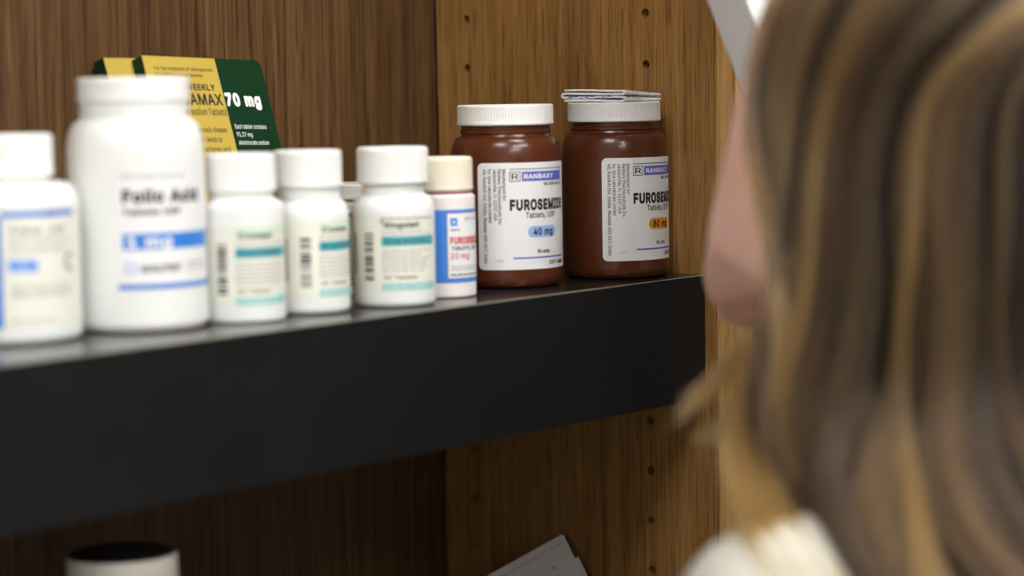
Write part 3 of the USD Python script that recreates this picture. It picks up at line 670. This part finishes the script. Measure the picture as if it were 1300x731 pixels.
tolv = lambda w: np.array([w[0]*math.cos(PYAW) - w[1]*math.sin(PYAW), w[0]*math.sin(PYAW) + w[1]*math.cos(PYAW), w[2]])
SIDE = tolv(np.array([-0.637, 0.771, 0.0])); SIDE -= axd*(SIDE@axd); SIDE /= np.linalg.norm(SIDE)     # across the forearm, towards the front of the bookcase
BACKW = np.cross(SIDE, axd); BACKW = BACKW if BACKW @ tolv(np.array([-0.767, -0.635, 0.0])) > 0 else -BACKW
def pressed(p, r):
    """spheres of a forearm section pressed flat along one crease"""
    f = lambda a, q: (p + (SIDE*math.cos(math.radians(a)) + BACKW*math.sin(math.radians(a)))*q)
    return [(f(40, r*1.08), 0.0030), (f(2, r*1.03), 0.004), (f(110, r*0.80), r*0.25), (f(180, r*0.75), r*0.25), (f(250, r*0.75), r*0.25)]
e0, e1 = ELB, WR + (ELB-WR)*0.06
sv = [hull((SR, 0.050+g), (ELB, 0.050)), hull(*(pressed(e0, 0.053) + pressed(e1, 0.047)))]
sv = smooth(union(sv), 0.006, 2); v = sv.vertices
sv.vertices = v + sv.vertex_normals*((meshkit.fbm(v*np.array([16, 16, 8]), 3, 9)-0.5)[:, None]*0.004)
slv = obj('sleeve', sv, SLEEVE, woman, 'white raised sleeve', smooth=True)
f = lambda p, r, a: p + (SIDE*math.cos(math.radians(a)) + BACKW*math.sin(math.radians(a)))*r
obj('seam', tri(hull((f(e0, 0.0535, 50), 0.0018), (f(e1, 0.0475, 50), 0.0018))), SLEEVE, slv, smooth=True)
def ringsweep(cen, rx, ry, rad, h, a0, a1, tilt=0.0, n=40):
    pts = []
    for a in np.linspace(math.radians(a0), math.radians(a1), n): pts.append(((cen[0]+rx*math.sin(a), cen[1]-ry*math.cos(a), cen[2] + tilt*math.cos(a)), a))
    ms = []
    for (p, a), (q, b) in zip(pts[:-1], pts[1:]):
        o = np.array([math.sin(a)*0.012, -math.cos(a)*0.012, -h]); o2 = np.array([math.sin(b)*0.012, -math.cos(b)*0.012, -h])
        ms.append(hull((p, rad), (q, rad), (np.array(p)+o, rad), (np.array(q)+o2, rad)))
    return tri(union(ms))
obj('coat_collar', ringsweep((0, -0.036, 1.335), 0.062, 0.058, 0.003, 0.038, -150, 150, 0.006), COAT, woman, smooth=40)
obj('shirt_collar', ringsweep((0, -0.034, 1.345), 0.057, 0.055, 0.0022, 0.030, -160, 160, 0.006), SHIRT, woman, 'pale bluish collar', smooth=40)
tr = []
for s in (-1, 1): tr += chain(((s*0.085, -0.030, 0.80), 0.092), ((s*0.092, -0.012, 0.45), 0.072), ((s*0.096, -0.045, 0.10), 0.062))
tr += [hull(((-0.085, -0.035, 0.84), 0.099), ((0.085, -0.035, 0.84), 0.099))]
obj('trousers', smooth(union(tr) - m3.Manifold.cube((1, 1, 0.2)).translate((-0.5, -0.5, -0.14)), 0.014, 4), TROUS, woman, smooth=True)
for s in (-1, 1):
    sh = hull(((s*0.095, -0.058, 0.042), 0.038), ((s*0.095, -0.058, 0.075), 0.036), ((s*0.100, 0.060, 0.034), 0.032), ((s*0.106, 0.125, 0.026), 0.025)) - m3.Manifold.cube((1, 1, 0.2)).translate((-0.5, -0.5, -0.2))
    obj('shoe', smooth(sh, 0.01, 3), SHOE, woman, smooth=True)

# hair: locks of strands that follow the skull from the crown and then hang
AX = np.array([0.0, -math.sin(math.radians(30)), math.cos(math.radians(30))])     # axis through the crown whorl
AU = np.array([0.0, math.cos(math.radians(30)), math.sin(math.radians(30))])      # forwards on the skull
AV = np.array([-1.0, 0.0, 0.0])                                                   # her left
HC = tl(np.array([0.0, -0.012, EYE+0.030])); HR = np.array([0.0705, 0.090, 0.088])
HCt = HC
def skull(az, phi, off):
    d = math.cos(phi)*AX + math.sin(phi)*(math.cos(az)*AU + math.sin(az)*AV)
    return HCt + d*(HR + off)
def unit(v): return v/np.linalg.norm(v)
def slerp(a, b, t):
    w = math.acos(np.clip(a@b, -1, 1)); return (math.sin((1-t)*w)*a + math.sin(t*w)*b)/math.sin(w)
WHORL = unit(np.array([0.004, -math.sin(math.radians(56)), math.cos(math.radians(56))]))
BROW = unit(np.array([0.0, math.cos(math.radians(42)), math.sin(math.radians(42))]))
def strand(az, u0, off, zend, wave, ph, bulge, drift=0.0, n1=9, n2=15):
    """az: where round the head it comes to hang (0 the face, + her left), u0: how far from the parting to there it roots."""
    az = (az + math.pi) % (2*math.pi) - math.pi
    sgn = 1.0 if az >= 0 else -1.0
    A = max(abs(az), math.radians(53))
    root = slerp(WHORL, BROW, 0.02 + 0.50*np.clip((math.radians(112) - A)/math.radians(50), 0, 1))
    e = 0.06
    E_ = np.array([-sgn*math.sin(A)*math.cos(e), math.cos(A)*math.cos(e), math.sin(e)])
    pts = []
    for u in np.linspace(0, 1, n1):
        d = slerp(root, E_, u0 + (1-u0)*u)
        pts.append(HCt + d*(HR + off*min(1, 0.35 + u*1.2) + 0.004))
    p = pts[-1].copy()
    rel = p[:2] - HCt[:2]; R0 = np.linalg.norm(rel); th0 = math.atan2(-rel[0], rel[1]); th0 = th0 if th0*sgn >= 0 else th0 + sgn*2*math.pi
    ztop = p[2]; L = ztop - zend
    tmin = math.radians(78)
    for u in np.linspace(0, 1, n2+1)[1:]:
        z = ztop - L*u
        th = abs(th0)
        if th < tmin:                              # the front hair is drawn back over the ear
            w = np.clip((1.468 - z)/0.075, 0, 1); th = th + (tmin-th)*w*w*(3-2*w)
        front = max(0.0, 1 - abs(th - math.radians(82))/math.radians(26))
        out = bulge*math.sin(min(1, u*1.25)*math.pi)*0.5 + 0.008*(1-(1-min(1, u*3))**2)
        if z < 1.33 and math.radians(84) < th < math.radians(185):
            m_ = np.clip((1.33 - z)/0.075, 0, 1); out += 0.062*m_*m_*(3-2*m_)*min(1, (th-math.radians(84))/math.radians(13))*min(1, (math.radians(185)-th)/math.radians(30))
        out += front*0.018*math.exp(-((z-1.318)/0.032)**2)
        turn = 0.0
        if z < 1.310 and th < math.radians(135): turn = math.radians(38)*min(1, (1.310-z)/0.09)**1.5
        th = th + turn
        wv = wave*math.sin(ph + (ztop - z)*(2*math.pi/0.135))*min(1, u*2)
        wv2 = wave*0.8*math.cos(ph*1.7 + (ztop - z)*(2*math.pi/0.155))*min(1, u*2)
        r = R0 + out + wv2
        a = sgn*th + wv/R0 + drift*u*u
        pts.append(np.array([HCt[0] - r*math.sin(a), HCt[1] + r*math.cos(a), z]))
    return np.array(pts)
hr = np.random.default_rng(11)
groups = {'dark': [], 'mid': [], 'light': []}
def smoothpts(p):
    q = p.copy()
    for _ in range(2): q[1:-1] = 0.25*q[:-2] + 0.5*q[1:-1] + 0.25*q[2:]
    return q
def lock(az0, ph0, sig, off0, offs, tone, ns, zend, wave, pha, bul, sphi):
    dr = hr.normal()*0.16
    for k in range(ns):
        j = hr.normal(size=6)
        groups[tone if hr.random() < 0.85 else hr.choice(['dark', 'mid', 'light'])].append(smoothpts(strand(az0 + sig*j[0], float(np.clip(ph0 + sphi*abs(j[1]), 0.01, 0.85)), max(0.0005, off0 + offs*j[2]), zend + 0.02*j[3], wave*(1+0.15*j[4]), pha + 0.2*j[4], bul + 0.0015*j[5], dr + 0.05*j[2])))
for i in range(150):                             # dense dark under-hair
    az0 = hr.uniform(-math.pi, math.pi); ph0 = hr.choice([0.02, 0.2, 0.4, 0.6])
    lock(az0, ph0, 0.06, hr.uniform(0.001, 0.005), 0.001, 'dark', 26, hr.uniform(1.08, 1.18), hr.uniform(0.002, 0.004), hr.uniform(0, 6.28), hr.uniform(-0.004, 0.004), 0.10)
TONES = 'mid mid light mid dark light mid gap light mid dark gap light light gap mid dark light mid gap'.split()
NO = 100                                          # outer locks, one after another round the head
for i in range(NO):
    az0 = -math.pi + 2*math.pi*(i+0.5)/NO + hr.normal()*0.03
    tone = TONES[(i*7 + (i//5)*3) % len(TONES)] if hr.random() < 0.75 else hr.choice(['mid', 'light', 'dark', 'gap'])
    if az0 < math.radians(-118) or az0 > math.radians(160): tone = hr.choice(['dark', 'dark', 'mid'])  # back right locks darker: shade put into the strand colour
    if tone == 'gap': continue
    ph0 = hr.choice([0.02, 0.03, 0.06])
    lock(az0, ph0, hr.choice([0.014, 0.022, 0.034, 0.05]), hr.uniform(0.006, 0.019), 0.0022, tone, 95, hr.uniform(1.07, 1.17), hr.uniform(0.003, 0.0085), hr.uniform(0, 6.28), hr.uniform(-0.004, 0.012), 0.06)
for sg in (-1, 1):                               # fuller locks that frame the face
    for i in range(10):
        lock(sg*math.radians(54 + 4.2*i), 0.03, 0.03, 0.009 + 0.006*hr.random(), 0.0015, ['mid', 'light', 'mid'][i % 3], 110, hr.uniform(1.13, 1.18), 0.003, hr.uniform(0, 6.28), 0.006, 0.05)
# loose wisps curving out in front of the shoulder
def wisp(p0, p1, p2, n, tone):
    for k in range(n):
        a, b, c = (np.array(q) + hr.normal(size=3)*0.0036 for q in (p0, p1, p2))
        t = np.linspace(0, hr.uniform(0.72, 1.0), 23)[:, None]
        groups[tone].append((1-t)**2*a + 2*t*(1-t)*b + t**2*c)
wisp((-0.093, 0.004, 1.356), (-0.104, 0.014, 1.338), (-0.1196, 0.0255, 1.3209), 70, 'light')
wisp((-0.090, 0.000, 1.333), (-0.100, 0.008, 1.314), (-0.113, 0.019, 1.3156), 60, 'light')
for q in range(4): wisp((-0.086, -0.002-0.006*q, 1.352), (-0.142+0.006*q, 0.002, 1.308), (-0.172+0.006*q, -0.098-0.006*q, 1.262), 36, 'light')
def hair_mass():
    """The dense under-hair as one closed sheet that follows the same flow."""
    azs = np.linspace(math.radians(82), math.radians(278), 60)
    outer, inner = [], []
    for a in azs:
        aa = a if a <= math.pi else a - 2*math.pi
        s = strand(aa, 0.03, 0.001, 1.13, 0.0, 0.0, -0.006)
        outer.append(s)
        t = s.copy(); c = np.array([HCt[0], HCt[1]])
        d = t[:, :2] - c; l = np.linalg.norm(d, axis=1, keepdims=True); t[:, :2] = c + d*np.maximum(0.2, (l-0.012)/np.maximum(l, 1e-6)); t[:9, 2] -= 0.010
        inner.append(t)
    O, I = np.array(outer), np.array(inner); na, nb = O.shape[:2]
    v = np.vstack([O.reshape(-1, 3), I.reshape(-1, 3)]); o = na*nb; f = []
    for i in range(na-1):
        for j in range(nb-1):
            a, b, c, d = i*nb+j, i*nb+j+1, (i+1)*nb+j+1, (i+1)*nb+j
            f += [[a, b, c], [a, c, d], [o+a, o+c, o+b], [o+a, o+d, o+c]]
    for i in range(na-1):
        for j in (0, nb-1):
            a, d = i*nb+j, (i+1)*nb+j; f += [[a, d, o+d], [a, o+d, o+a]] if j else [[a, o+d, d], [a, o+a, o+d]]
    for j in range(nb-1):
        for i in (0, na-1):
            a, b = i*nb+j, i*nb+j+1; f += [[a, o+b, b], [a, o+a, o+b]] if i == 0 else [[a, b, o+b], [a, o+b, o+a]]
    m = trimesh.Trimesh(v, f, process=False); m.fix_normals(); return m
hairp = obj('hair', hair_mass(), H_BASE, woman, 'long dark blonde hair hanging loose', smooth=True)
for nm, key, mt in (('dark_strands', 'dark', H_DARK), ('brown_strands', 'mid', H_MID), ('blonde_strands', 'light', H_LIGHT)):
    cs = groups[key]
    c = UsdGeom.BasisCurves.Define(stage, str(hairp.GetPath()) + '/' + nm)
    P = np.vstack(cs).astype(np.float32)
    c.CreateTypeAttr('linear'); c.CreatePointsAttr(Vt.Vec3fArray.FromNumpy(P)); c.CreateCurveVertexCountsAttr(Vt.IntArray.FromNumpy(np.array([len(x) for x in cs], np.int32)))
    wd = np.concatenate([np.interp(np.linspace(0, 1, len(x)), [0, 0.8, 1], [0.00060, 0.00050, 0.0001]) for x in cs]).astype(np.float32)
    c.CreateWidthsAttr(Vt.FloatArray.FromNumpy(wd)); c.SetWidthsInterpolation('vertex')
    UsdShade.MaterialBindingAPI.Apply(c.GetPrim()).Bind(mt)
    setd(c.GetPrim(), kind='stuff')
